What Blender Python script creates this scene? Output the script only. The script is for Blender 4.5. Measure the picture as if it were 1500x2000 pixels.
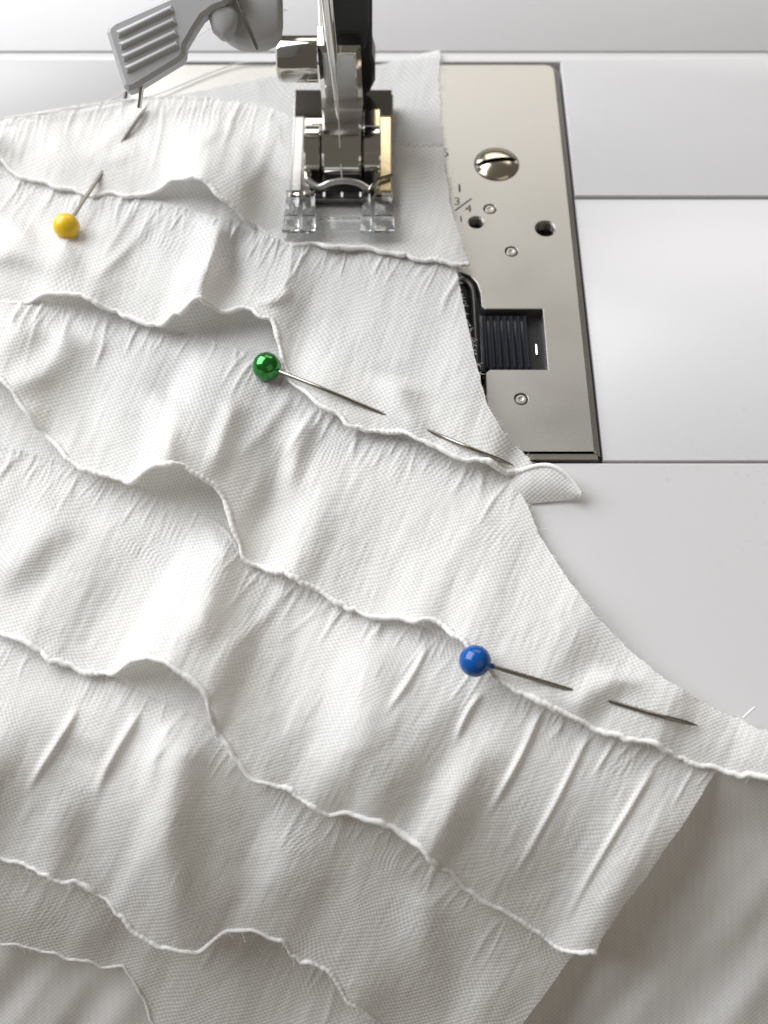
import bpy, bmesh, math, random
import numpy as np
from mathutils import Vector, Matrix

# ------------------------------------------------------------------ camera, light, exposure
S = 0.001                                   # everything below is written in millimetres
FPX, PITCH, CAMH = 2020.0, math.radians(63.2), 157.0
sc = bpy.context.scene
for o in list(bpy.data.objects): bpy.data.objects.remove(o)
COL = sc.collection
cd = bpy.data.cameras.new('camera'); cam = bpy.data.objects.new('camera', cd); COL.objects.link(cam)
cam.location = (0, 0, CAMH*S); cam.rotation_euler = (math.pi/2 - PITCH, 0, 0)
cd.sensor_fit = 'VERTICAL'; cd.sensor_height = 36; cd.lens = 36*FPX/2000
cd.clip_start = 0.003; cd.clip_end = 20
cd.dof.use_dof = True; cd.dof.focus_distance = 0.176; cd.dof.aperture_fstop = 15
sc.camera = cam

w = bpy.data.worlds.new('World'); sc.world = w; w.use_nodes = True
bg = w.node_tree.nodes['Background']; bg.inputs[0].default_value = (1.0, 0.90, 0.77, 1); bg.inputs[1].default_value = 0.17

def area(name, loc, target, sx, sy, power, col):
    l = bpy.data.lights.new(name, 'AREA'); l.shape = 'RECTANGLE'; l.size = sx; l.size_y = sy
    l.energy = power; l.color = col
    o = bpy.data.objects.new(name, l); COL.objects.link(o); o.location = loc
    o.rotation_euler = (Vector(target)-Vector(loc)).to_track_quat('-Z', 'Y').to_euler()
    return o
area('window_light', (-0.80, 0.60, 0.80), (0, 0.09, 0), 1.25, 1.05, 38.0, (0.94, 0.965, 1.0))
area('wall_bounce', (0.20, 1.10, 0.65), (0, 0.10, 0), 0.9, 0.45, 4.0, (1.0, 0.95, 0.88))
area('room_bounce', (0.80, -0.90, 1.00), (0, 0.05, 0), 1.4, 1.2, 3.0, (1.0, 0.90, 0.76))

sc.render.engine = 'CYCLES'; sc.cycles.samples = 128; sc.cycles.max_bounces = 8; sc.cycles.diffuse_bounces = 3; sc.cycles.glossy_bounces = 3; sc.cycles.transmission_bounces = 8; sc.cycles.transparent_max_bounces = 4
sc.cycles.use_adaptive_sampling = True; sc.cycles.adaptive_threshold = 0.03; sc.cycles.caustics_reflective = False; sc.cycles.caustics_refractive = True; sc.cycles.use_denoising = True
sc.render.resolution_x, sc.render.resolution_y = 768, 1024
sc.view_settings.view_transform = 'Standard'; sc.view_settings.look = 'None'
sc.view_settings.exposure = -0.22; sc.view_settings.gamma = 1.0

# ------------------------------------------------------------------ pixel <-> place helpers (measuring only)
CP, SP = math.cos(PITCH), math.sin(PITCH)
def ray(x, y):
    a = (np.asarray(x, float)-750)/FPX; b = (1000-np.asarray(y, float))/FPX
    return a, CP + b*SP, -SP + b*CP
def P(x, y, z):
    dx, dy, dz = ray(x, y); t = (np.asarray(z, float)-CAMH)/dz
    return np.stack(np.broadcast_arrays(dx*t, dy*t, np.asarray(z, float)+0*t), -1)
def PY(x, y, Y):                             # on the upright plane y = Y
    dx, dy, dz = ray(x, y); t = Y/dy
    return (float(dx*t), float(Y), float(CAMH+dz*t))
def PPL(x, y, p0, n):                        # on any plane
    dx, dy, dz = ray(x, y); d = Vector((float(dx), float(dy), float(dz))); c = Vector((0, 0, CAMH))
    t = (Vector(p0)-c).dot(Vector(n))/d.dot(Vector(n)); return c+d*t
def proj(p):
    p = np.asarray(p, float); X, Y, Z = p[..., 0], p[..., 1], p[..., 2]-CAMH
    dep = Y*CP - Z*SP
    return 750+FPX*X/dep, 1000-FPX*(Y*SP+Z*CP)/dep, dep

# ------------------------------------------------------------------ materials
def newmat(name):
    m = bpy.data.materials.new(name); m.use_nodes = True
    return m, m.node_tree.nodes, m.node_tree.links, m.node_tree.nodes['Principled BSDF']
def simple(name, col, rough=0.5, metal=0.0, spec=0.5, noise=0.0, nscale=300, bump=0.0, coat=0.0, trans=0.0, ior=1.45):
    m, N, L, b = newmat(name)
    b.inputs['Base Color'].default_value = (*col, 1); b.inputs['Roughness'].default_value = rough
    b.inputs['Metallic'].default_value = metal; b.inputs['Specular IOR Level'].default_value = spec
    b.inputs['Coat Weight'].default_value = coat; b.inputs['Transmission Weight'].default_value = trans
    b.inputs['IOR'].default_value = ior
    if noise or bump:
        tc = N.new('ShaderNodeTexCoord'); n = N.new('ShaderNodeTexNoise'); n.inputs['Scale'].default_value = nscale
        n.inputs['Detail'].default_value = 5; L.new(tc.outputs['Object'], n.inputs['Vector'])
        n2 = N.new('ShaderNodeTexNoise'); n2.inputs['Scale'].default_value = nscale*0.02; n2.inputs['Detail'].default_value = 3
        L.new(tc.outputs['Object'], n2.inputs['Vector'])
        ad = N.new('ShaderNodeMath'); ad.operation = 'ADD'; L.new(n.outputs['Fac'], ad.inputs[0]); L.new(n2.outputs['Fac'], ad.inputs[1])
        r = N.new('ShaderNodeMapRange'); r.inputs['From Min'].default_value = 0.6; r.inputs['From Max'].default_value = 1.4
        r.inputs['To Min'].default_value = 1-noise; r.inputs['To Max'].default_value = 1+noise*0.5
        L.new(ad.outputs[0], r.inputs['Value'])
        mx = N.new('ShaderNodeVectorMath'); mx.operation = 'SCALE'; mx.inputs[0].default_value = col
        L.new(r.outputs['Result'], mx.inputs['Scale']); L.new(mx.outputs['Vector'], b.inputs['Base Color'])
        rr = N.new('ShaderNodeMapRange'); rr.inputs['From Min'].default_value = 0.6; rr.inputs['From Max'].default_value = 1.4
        rr.inputs['To Min'].default_value = max(0, rough-0.06); rr.inputs['To Max'].default_value = rough+0.06
        L.new(ad.outputs[0], rr.inputs['Value']); L.new(rr.outputs['Result'], b.inputs['Roughness'])
        if bump:
            bp = N.new('ShaderNodeBump'); bp.inputs['Strength'].default_value = bump; bp.inputs['Distance'].default_value = 0.00005
            L.new(n.outputs['Fac'], bp.inputs['Height']); L.new(bp.outputs['Normal'], b.inputs['Normal'])
    return m
M = dict(
    plastic=simple('white_plastic', (0.54, 0.53, 0.53), 0.32, noise=0.015, nscale=900, bump=0.012),
    gap=simple('grey_body', (0.40, 0.39, 0.385), 0.6),
    plate=simple('satin_steel', (0.46, 0.45, 0.425), 0.42, 1.0, noise=0.10, nscale=2500, bump=0.10),
    chrome=simple('chrome', (0.70, 0.685, 0.65), 0.07, 1.0, noise=0.05, nscale=600),
    gold_reflection=simple('chrome_gold_reflection', (0.74, 0.62, 0.40), 0.14, 1.0, noise=0.06, nscale=600),  # chrome with a warm gold reflection put into its colour
    steel=simple('pin_steel', (0.30, 0.28, 0.245), 0.25, 1.0),
    ankle=simple('brushed_steel', (0.62, 0.61, 0.60), 0.30, 1.0, noise=0.08, nscale=1500),
    black=simple('black_plastic_and_shade', (0.012, 0.012, 0.013), 0.38),
    slate=simple('black_latch_plastic', (0.02, 0.022, 0.03), 0.22),
    grey=simple('grey_plastic', (0.44, 0.44, 0.445), 0.45, noise=0.05, nscale=1200, bump=0.08),
    clear=simple('clear_plastic', (0.95, 0.96, 0.96), 0.04, trans=1.0, ior=1.47),
    ink=simple('dark_ink', (0.012, 0.013, 0.012), 0.6),
    white=simple('white_paint', (0.85, 0.85, 0.85), 0.5),
    thread=simple('white_thread', (0.80, 0.79, 0.77), 0.8),
    yellow=simple('yellow_plastic', (0.78, 0.50, 0.02), 0.28),
    green=simple('green_pearl', (0.02, 0.22, 0.03), 0.16, 0.75, coat=0.6),
    blue=simple('blue_plastic', (0.004, 0.075, 0.30), 0.16),
    table=simple('table_wood', (0.20, 0.16, 0.12), 0.55, noise=0.2, nscale=200),
)
def cloth_mat(name, col, pitch=6.6, hole=0.30, translucent=0.22, lo=0.70, bump=0.55):
    m, N, L, b = newmat(name)
    out = N['Material Output']
    uv = N.new('ShaderNodeUVMap'); uv.uv_map = 'UVMap'
    k = 2*math.pi*100/pitch
    mu = N.new('ShaderNodeVectorMath'); mu.operation = 'MULTIPLY'; mu.inputs[1].default_value = (k*0.62, k*0.75, 0); L.new(uv.outputs['UV'], mu.inputs[0])
    sx = N.new('ShaderNodeVectorMath'); sx.operation = 'SINE'; L.new(mu.outputs['Vector'], sx.inputs[0])
    sp = N.new('ShaderNodeSeparateXYZ'); L.new(sx.outputs['Vector'], sp.inputs[0])
    pr = N.new('ShaderNodeMath'); pr.operation = 'MULTIPLY'; L.new(sp.outputs['X'], pr.inputs[0]); L.new(sp.outputs['Y'], pr.inputs[1])
    h01 = N.new('ShaderNodeMapRange'); h01.inputs['From Min'].default_value = -1; L.new(pr.outputs[0], h01.inputs['Value'])
    # slubs: yarn to yarn brightness
    n3 = N.new('ShaderNodeTexNoise'); n3.inputs['Scale'].default_value = 12; n3.inputs['Detail'].default_value = 1
    st = N.new('ShaderNodeVectorMath'); st.operation = 'MULTIPLY'; st.inputs[1].default_value = (1.0, 0.12, 1); L.new(uv.outputs['UV'], st.inputs[0]); L.new(st.outputs['Vector'], n3.inputs['Vector'])
    c1 = N.new('ShaderNodeMapRange'); c1.inputs['To Min'].default_value = lo; c1.inputs['To Max'].default_value = 1.04; L.new(h01.outputs['Result'], c1.inputs['Value'])
    c2 = N.new('ShaderNodeMapRange'); c2.inputs['From Min'].default_value = 0.3; c2.inputs['From Max'].default_value = 0.7; c2.inputs['To Min'].default_value = 0.95; c2.inputs['To Max'].default_value = 1.03; L.new(n3.outputs['Fac'], c2.inputs['Value'])
    cm = N.new('ShaderNodeMath'); cm.operation = 'MULTIPLY'; L.new(c1.outputs['Result'], cm.inputs[0]); L.new(c2.outputs['Result'], cm.inputs[1])
    cc = N.new('ShaderNodeVectorMath'); cc.operation = 'SCALE'; cc.inputs[0].default_value = col; L.new(cm.outputs[0], cc.inputs['Scale'])
    L.new(cc.outputs['Vector'], b.inputs['Base Color'])
    b.inputs['Roughness'].default_value = 0.75; b.inputs['Specular IOR Level'].default_value = 0.25
    b.inputs['Sheen Weight'].default_value = 0.15
    bp = N.new('ShaderNodeBump'); bp.inputs['Strength'].default_value = bump; bp.inputs['Distance'].default_value = 0.00010
    L.new(h01.outputs['Result'], bp.inputs['Height']); L.new(bp.outputs['Normal'], b.inputs['Normal'])
    tr = N.new('ShaderNodeBsdfTranslucent'); tr.inputs['Color'].default_value = (0.95, 0.92, 0.87, 1)
    m1 = N.new('ShaderNodeMixShader'); m1.inputs[0].default_value = translucent
    L.new(b.outputs[0], m1.inputs[1]); L.new(tr.outputs[0], m1.inputs[2])
    if hole:
        tp = N.new('ShaderNodeBsdfTransparent')
        hr = N.new('ShaderNodeMapRange'); hr.inputs['From Min'].default_value = 0.02; hr.inputs['From Max'].default_value = 0.22
        hr.inputs['To Min'].default_value = hole*2.2; hr.inputs['To Max'].default_value = 0.0; L.new(h01.outputs['Result'], hr.inputs['Value'])
        m2 = N.new('ShaderNodeMixShader'); L.new(hr.outputs['Result'], m2.inputs[0]); L.new(m1.outputs[0], m2.inputs[1]); L.new(tp.outputs[0], m2.inputs[2])
        L.new(m2.outputs[0], out.inputs['Surface'])
    else:
        L.new(m1.outputs[0], out.inputs['Surface'])
    return m
M['cloth'] = cloth_mat('white_knit_cloth', (0.93, 0.925, 0.905), hole=0.0, translucent=0.34)
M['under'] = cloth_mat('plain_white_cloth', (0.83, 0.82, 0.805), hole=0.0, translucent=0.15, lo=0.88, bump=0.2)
M['hem'] = simple('rolled_hem_thread', (0.90, 0.89, 0.87), 0.85, spec=0.2, noise=0.08, nscale=2500, bump=0.4)
def soften(m, f):
    N, L = m.node_tree.nodes, m.node_tree.links; b = N['Principled BSDF']; o = N['Material Output']
    t = N.new('ShaderNodeBsdfTranslucent'); t.inputs['Color'].default_value = (0.9, 0.88, 0.84, 1)
    x = N.new('ShaderNodeMixShader'); x.inputs[0].default_value = f
    L.new(b.outputs[0], x.inputs[1]); L.new(t.outputs[0], x.inputs[2]); L.new(x.outputs[0], o.inputs['Surface'])
soften(M['hem'], 0.20)

# ------------------------------------------------------------------ object helpers
def props(o, label=None, cat=None, group=None, kind=None):
    if label: o['label'] = label
    if cat: o['category'] = cat
    if group: o['group'] = group
    if kind: o['kind'] = kind
    return o
def thing(name, loc, label, cat, group=None):
    o = bpy.data.objects.new(name, None); COL.objects.link(o); o.location = Vector(loc)*S; o.empty_display_size = 0.005
    return props(o, label, cat, group)
def wloc(o): return o.location.copy() if o.parent is None else Vector((0, 0, 0))
def link(name, me, mat, parent=None, smooth=True):
    o = bpy.data.objects.new(name, me); COL.objects.link(o)
    if mat is not None: me.materials.append(M[mat] if isinstance(mat, str) else mat)
    if parent is not None:
        o.parent = parent; o.matrix_parent_inverse = Matrix.Translation(-wloc(parent))
    return o
def meshobj(name, V, Fc, mat, parent=None, smooth=True, angle=None):
    me = bpy.data.meshes.new(name); me.from_pydata([tuple(float(c)*S for c in v) for v in V], [], [tuple(int(i) for i in f) for f in Fc])
    me.update()
    bm = bmesh.new(); bm.from_mesh(me); bmesh.ops.recalc_face_normals(bm, faces=bm.faces); bm.to_mesh(me); bm.free()
    me.polygons.foreach_set('use_smooth', [smooth]*len(me.polygons))
    if smooth: me.set_sharp_from_angle(angle=math.radians(angle or 40))
    return link(name, me, mat, parent)
def join_geo(*gs):
    V, Fc = [], []
    for v, f in gs:
        n = len(V); V += list(v); Fc += [tuple(i+n for i in ff) for ff in f]
    return V, Fc
def g_box(x0, x1, y0, y1, z0, z1, bev=0.3, seg=2):
    bm = bmesh.new(); bmesh.ops.create_cube(bm, size=1)
    for v in bm.verts: v.co = Vector(((x0+x1)/2+v.co.x*(x1-x0), (y0+y1)/2+v.co.y*(y1-y0), (z0+z1)/2+v.co.z*(z1-z0)))
    if bev: bmesh.ops.bevel(bm, geom=list(bm.edges), offset=bev, segments=seg, profile=0.6, affect='EDGES')
    r = [tuple(v.co) for v in bm.verts], [tuple(v.index for v in f.verts) for f in bm.faces]
    bm.verts.index_update(); r = [tuple(v.co) for v in bm.verts], [tuple(v.index for v in f.verts) for f in bm.faces]
    bm.free(); return r
def rrect(x0, y0, x1, y1, r, n=6):
    if not hasattr(r, '__len__'): r = [r]*4
    pts = []
    for (cx, cy, a0, rr) in ((x1, y1, 0, r[0]), (x0, y1, 90, r[1]), (x0, y0, 180, r[2]), (x1, y0, 270, r[3])):
        sx = -1 if cx == x1 else 1; sy = -1 if cy == y1 else 1
        if rr <= 0: pts.append((cx, cy)); continue
        for i in range(n+1):
            a = math.radians(a0+90*i/n); pts.append((cx+sx*rr+rr*math.cos(a), cy+sy*rr+rr*math.sin(a)))
    return pts
def circ(cx, cy, r, n=28): return [(cx+r*math.cos(2*math.pi*i/n), cy+r*math.sin(2*math.pi*i/n)) for i in range(n)]
def inset(poly, d):
    n = len(poly); A = sum(poly[i][0]*poly[(i+1) % n][1]-poly[(i+1) % n][0]*poly[i][1] for i in range(n))
    sg = 1 if A > 0 else -1; out = []
    for i in range(n):
        a, b, c = Vector(poly[i-1]), Vector(poly[i]), Vector(poly[(i+1) % n])
        e1 = (b-a).normalized(); e2 = (c-b).normalized()
        n1 = Vector((-e1.y, e1.x))*sg; n2 = Vector((-e2.y, e2.x))*sg
        k = n1+n2; k = k/max(k.length_squared/2, 0.3) if k.length > 1e-6 else n1
        out.append(tuple(b+k*d))
    return out
def g_prism(outer, holes=(), z0=0, z1=1, ch=0.0, hch=0.0, frame=None, chz=None):
    """an outline with holes, extruded; chamfered at the top. frame maps (x,y,z)->3d"""
    chz = ch if chz is None else chz
    bm = bmesh.new()
    def ring(poly, z): return [bm.verts.new((p[0], p[1], z)) for p in poly]
    def side(a, b):
        n = len(a)
        for i in range(n):
            j = (i+1) % n; bm.faces.new((a[i], a[j], b[j], b[i]))
    edges = []
    def loop(r):
        for i in range(len(r)):
            edges.append(bm.edges.get((r[i], r[(i+1) % len(r)])) or bm.edges.new((r[i], r[(i+1) % len(r)])))
    bot = ring(outer, z0)
    if ch:
        mid = ring(outer, z1-chz); top = ring(inset(outer, ch), z1); side(bot, mid); side(mid, top)
    else:
        top = ring(outer, z1); side(bot, top)
    loop(top)
    for h in holes:
        hb = ring(h, z0)
        if hch:
            hm = ring(h, z1-hch); ht = ring(inset(h, -hch), z1); side(hb, hm); side(hm, ht)
        else:
            ht = ring(h, z1); side(hb, ht)
        loop(ht)
    bmesh.ops.triangle_fill(bm, use_beauty=True, use_dissolve=False, edges=edges)
    if not holes:
        try: bm.faces.new(list(reversed(bot)))
        except ValueError: pass
    bm.verts.index_update()
    V = [tuple(v.co) for v in bm.verts]; Fc = [tuple(v.index for v in f.verts) for f in bm.faces]; bm.free()
    if frame: V = [tuple(frame(*v)) for v in V]
    return V, Fc
def g_tube(pts, rad, seg=8, cap=True):
    pts = np.asarray(pts, float); n = len(pts); rad = np.broadcast_to(np.asarray(rad, float), (n,))
    t = np.gradient(pts, axis=0); t /= np.linalg.norm(t, axis=1)[:, None]+1e-12
    up = np.array([0.13, 0.21, 1.0]); V = []
    a = np.cross(t, up); bad = np.linalg.norm(a, axis=1) < 0.2
    a[bad] = np.cross(t[bad], np.array([1.0, 0.1, 0])); a /= np.linalg.norm(a, axis=1)[:, None]
    b = np.cross(a, t)
    for k in range(seg):
        an = 2*math.pi*k/seg; V.append(pts+(a*math.cos(an)+b*math.sin(an))*rad[:, None])
    V = np.stack(V, 1).reshape(-1, 3); Fc = []
    for i in range(n-1):
        for k in range(seg):
            k2 = (k+1) % seg; Fc.append((i*seg+k, i*seg+k2, (i+1)*seg+k2, (i+1)*seg+k))
    if cap: Fc.append(tuple(range(seg))[::-1]); Fc.append(tuple((n-1)*seg+k for k in range(seg)))
    return [tuple(v) for v in V], Fc
def g_lathe(prof, origin, axis, seg=32):
    """prof: (along, radius) along an axis"""
    ax = Vector(axis).normalized(); a = ax.orthogonal().normalized(); b = ax.cross(a); o = Vector(origin)
    V, Fc = [], []
    for (h, r) in prof:
        for k in range(seg):
            an = 2*math.pi*k/seg; V.append(tuple(o+ax*h+(a*math.cos(an)+b*math.sin(an))*max(r, 1e-4)))
    for i in range(len(prof)-1):
        for k in range(seg):
            k2 = (k+1) % seg; Fc.append((i*seg+k, i*seg+k2, (i+1)*seg+k2, (i+1)*seg+k))
    Fc.append(tuple(range(seg))); Fc.append(tuple((len(prof)-1)*seg+k for k in range(seg)))
    return V, Fc
def smooth_line(pts, n=80):
    pts = np.asarray(pts, float); d = np.r_[0, np.cumsum(np.linalg.norm(np.diff(pts, axis=0), axis=1))]
    out = []
    m = len(pts)
    tt = np.linspace(0, m-1, n)
    for t in tt:
        i = min(int(t), m-2); f = t-i
        p0, p1, p2, p3 = pts[max(i-1, 0)], pts[i], pts[i+1], pts[min(i+2, m-1)]
        out.append(0.5*((2*p1)+(-p0+p2)*f+(2*p0-5*p1+4*p2-p3)*f*f+(-p0+3*p1-3*p2+p3)*f**3))
    return np.array(out)

# ------------------------------------------------------------------ the table under everything
props(meshobj('table_top', [(-500, -300, -95), (500, -300, -95), (500, 600, -95), (-500, 600, -95)], [(0, 1, 2, 3)], 'table', smooth=False), 'brown table under the sewing machine', None, None, 'structure')

# ------------------------------------------------------------------ sewing machine: bed and needle plate
EDGE_Y = 36.0
mach = thing('sewing_machine', (-8.5, 130, -90), 'white sewing machine bed with steel needle plate, presser foot and grey threader lever', 'sewing machine')
PL = (-55.0, 90.0, 38.0, 189.4)             # plate x0 y0 x1 y1
# machine body below the panels
meshobj('bed_body', *g_box(-260, 260, 40, 300, -90, -4.0, 2), 'gap', mach)
def panel(poly, z1, ch=0.22, z0=-3.9):
    return meshobj('bed_panel', *g_prism(poly, z0=z0, z1=z1, ch=ch), 'plastic', mach, angle=50)
panel([(-260, 193.05), (260, 193.05), (260, 300), (-260, 300)], -0.35)
g = 0.55
panel([(-260, 151.1), (PL[0]-g, 151.1), (PL[0]-g, 189.4+0.45), (PL[2]+g*1.2, 189.4+0.45), (PL[2]+g*1.2, 151.1), (260, 151.1), (260, 192.85), (-260, 192.85)], -0.5)
for xa, xb in ((-260, PL[0]-g), (PL[2]+g, 260)):
    panel([(xa, 90.0), (xb, 90.0), (xb, 150.9), (xa, 150.9)], -1.15)
# front panel with a rounded lip
prof = [(89.3, -3.9), (89.3, -0.95), (89.0, -0.7)] + [(EDGE_Y+7-7*math.sin(math.radians(a)), -7.7+7*math.cos(math.radians(a))) for a in range(0, 91, 9)] + [(EDGE_Y, -90), (EDGE_Y+6, -90)]
V = [(x, y, z) for x in (-260, 260) for (y, z) in prof]; n = len(prof)
meshobj('bed_panel', V, [(i, i+1, n+i+1, n+i) for i in range(n-1)], 'plastic', mach, angle=35)

plate_outline = rrect(PL[0], PL[1], PL[2], PL[3], [3.0, 3.0, 0.6, 0.6])
def gp(x, y): q = P(x, y, 0.0); return (float(q[0]), float(q[1]))
# bobbin opening joined with the square latch recess: one hole
op = [gp(935, 535), gp(944, 560), gp(945, 600), gp(950, 605), gp(1058, 604), gp(1070, 721), gp(952, 721), gp(948, 728), gp(952, 800)]
op = [(14.6, 131.2), (16.6, 130.3), (17.9, 128.4), (18.45, 126.0), (18.5, 123.0), (19.1, 122.3), (30.0, 122.3), (30.0, 108.5), (19.3, 108.5), (18.6, 107.8), (18.5, 100.0), (17.4, 97.4), (14.5, 96.2),
      (-32, 96.2), (-35, 98), (-35, 129.5), (-33, 131.2)]
holes = [op]
for (hx, hy, r) in ((930, 434, 1.55), (1065, 446, 2.0)):
    c = gp(hx, hy); holes.append(circ(c[0], c[1], r, 24))
pins = [gp(957, 408), gp(999, 491), gp(1018, 779)]
for c in pins: holes.append(circ(c[0], c[1], 1.25, 20))
plate = meshobj('needle_plate', *g_prism(plate_outline, holes, -3.0, 0.0, ch=1.2, hch=0.12, chz=0.75), 'plate', mach, angle=25)
plate['label'] = 'satin steel needle plate with slotted screw and dark bobbin opening'
# floor of the openings
meshobj('recess_floor', *g_box(-36, 32, 95, 146, -3.9, -3.1, 0), 'black', plate, smooth=False)
for c in pins:
    meshobj('rivet', *g_lathe([(-3, 1.02), (-0.05, 1.02), (0.08, 0.9), (0.10, 0.55), (0.02, 0.45), (0.02, 0.01)], (c[0], c[1], -0.15), (0, 0, 1), 20), 'plate', plate)
for (hx, hy, r) in ((930, 434, 1.55), (1065, 446, 2.0)):
    c = gp(hx, hy)   # thread turns inside the screw holes
    a = np.linspace(0, 8*math.pi, 120)
    meshobj('screw_thread', *g_tube(np.stack([c[0]+(r-0.08)*np.cos(a), c[1]+(r-0.08)*np.sin(a), -0.35-a*0.09], -1), 0.15, 5), 'ankle', plate)
# big slotted screw
c = gp(970, 321)
def dome(R=4.35, H=2.0, slot=0.58, tilt=math.radians(9)):
    V, Fc, Fs = [], [], []
    gx = np.linspace(-R, R, n); ct, st = math.cos(tilt), math.sin(tilt)
    rows = []
    ys = np.r_[np.linspace(-R, -slot-0.02, 22), np.linspace(-slot, slot, 5), np.linspace(slot+0.02, R, 22)]
    for y in ys:
        hw = math.sqrt(max(R*R-y*y, 0.0004)); row = []
        for t in np.linspace(-1, 1, 41):
            x = hw*math.sin(t*math.pi/2); rr = math.hypot(x, y)/R
            z = H*math.sqrt(max(0, 1-(rr*0.93)**2))-H*math.sqrt(1-0.93**2)
            if abs(y) <= slot: z -= 1.0
            row.append(len(V)); V.append((c[0]+ct*x-st*y, c[1]+st*x+ct*y, z+0.05))
        rows.append(row)
    for a, b in zip(rows[:-1], rows[1:]):
        ya, yb = ys[rows.index(a)], ys[rows.index(b)]
        for i in range(40): (Fs if abs(ya) <= slot+0.03 and abs(yb) <= slot+0.03 else Fc).append((a[i], a[i+1], b[i+1], b[i]))
    return V, Fc, Fs
dV, dF, dS = dome()
scr = meshobj('plate_screw', dV, dF, simple('screw_nickel', (0.62, 0.57, 0.46), 0.16, 1.0, noise=0.1, nscale=500), plate, angle=35)
meshobj('screw_slot', dV, dS, 'black', plate, angle=35)  # metal groove faces coloured black to stand for the shade in the slot
meshobj('screw_seat', *g_lathe([(-0.6, 4.62), (0.012, 4.62), (0.02, 4.36), (-0.5, 4.34)], (c[0], c[1], 0), (0, 0, 1), 48), 'black', plate)
# bobbin cover: dark smoky slide plate with a rounded rim
meshobj('bobbin_cover', *g_prism(rrect(-34, 97, 16.4, 130.0, 3.0), z0=-2.9, z1=-1.2, ch=0.5), simple('smoky_plastic', (0.03, 0.03, 0.03), 0.12, noise=0.5, nscale=400), plate, angle=30)
rim = [(15.2, 130.3), (16.6, 128.8), (17.2, 126.0), (17.25, 120), (17.25, 108), (17.2, 100.5), (16.4, 98.0)]
meshobj('cover_rim', *g_tube([(x, y, -0.95) for x, y in smooth_line(rim, 50)], 0.55, 10), simple('black_gloss', (0.02, 0.018, 0.016), 0.12), plate)
meshobj('latch_base', *g_box(18.2, 30.6, 108.0, 122.8, -3.0, -2.2, 0), 'black', plate, smooth=False)
lat = meshobj('bobbin_latch', *g_box(18.0, 27.1, 109.0, 121.8, -2.6, -1.5, 0.2), 'slate', plate)
for i in range(7):
    x = 19.0+i*1.28
    meshobj('latch_ridge', *g_prism([(x-0.42, 109.3), (x+0.42, 109.3), (x+0.42, 121.5), (x-0.42, 121.5)], z0=-1.6, z1=-0.75, ch=0.3, chz=0.55), 'slate', plate, angle=20)
meshobj('latch_spring', *g_tube([(28.5, 113.1, -1.9), (28.5, 115.3, -1.9)], 0.22, 8), 'chrome', plate)

# engraved markings
def text(s, px, py, size, rot=0.0, bold=0.0):
    cu = bpy.data.curves.new('txt', 'FONT'); cu.body = s; cu.size = size*S; cu.align_x = 'CENTER'; cu.align_y = 'CENTER'; cu.offset = bold*S
    t = bpy.data.objects.new('txt', cu); COL.objects.link(t)
    dg = bpy.context.evaluated_depsgraph_get(); me = bpy.data.meshes.new_from_object(t.evaluated_get(dg))
    bpy.data.objects.remove(t)
    q = P(px, py, 0.015); R = Matrix.Rotation(math.radians(rot), 4, 'Z')
    me.transform(Matrix.Translation(Vector((float(q[0]), float(q[1]), 0.015))*S) @ R)
    me.materials.clear()
    return link('plate_marking', me, 'ink', plate)
text('5', 870, 299, 3.4)
text('3', 893, 394, 2.9); text('4', 915, 408, 2.9)
def stroke(x0, y0, x1, y1, wd=0.32):
    a = P(x0, y0, 0); b = P(x1, y1, 0); d = (b-a)[:2]; d = d/np.linalg.norm(d)*wd/2
    meshobj('plate_marking', [(a[0]-d[1], a[1]+d[0], .015), (a[0]+d[1], a[1]-d[0], .015), (b[0]+d[1], b[1]-d[0], .015), (b[0]-d[1], b[1]+d[0], .015)], [(0, 1, 2, 3)], 'ink', plate, smooth=False)
stroke(888, 412, 921, 388); stroke(897, 360, 898, 375, 0.4); stroke(900, 422, 901, 433, 0.3)

# ------------------------------------------------------------------ presser foot, ankle, needle, lever
foot = bpy.data.objects.new('presser_foot', None); COL.objects.link(foot); foot.parent = mach
foot.matrix_parent_inverse = Matrix.Translation(-wloc(mach)); foot['label'] = 'chrome snap-on presser foot with clear plastic toes'
X0, X1 = -18.6, 1.9
sole = [(X0, 146.5), (X0+4.2, 146.5), (X0+4.2, 166.0), (X1-4.2, 166.0), (X1-4.2, 146.5), (X1, 146.5), (X1, 175.0), (X0, 175.0)]
meshobj('sole', *g_prism(sole, z0=1.9, z1=4.0, ch=0.35), 'chrome', foot, angle=30)
meshobj('sole_back', *g_prism([(X0+0.3, 168.2), (X1-0.3, 168.2), (X1-0.3, 174.6), (X0+0.3, 174.6)], z0=3.5, z1=4.6, ch=0.3, frame=lambda x, y, z: (x, y, z+(y-168)*0.14)), simple('chrome_dark_reflection', (0.30, 0.29, 0.27), 0.10, 1.0), foot, angle=30)  # chrome back bar, its dark reflection put into the base colour
meshobj('side_arm', *g_prism([(X1-2.9, 147.5), (X1-0.35, 147.5), (X1-0.35, 167.8), (X1-2.9, 167.8)], z0=3.6, z1=4.5, ch=0.25), 'gold_reflection', foot, angle=30)  # right arm of the chrome sole, gold reflection painted on
meshobj('side_arm', *g_prism([(X0+0.35, 147.5), (X0+2.4, 147.5), (X0+2.4, 167.8), (X0+0.35, 167.8)], z0=3.6, z1=4.5, ch=0.25), 'ankle', foot, angle=30)
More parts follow.
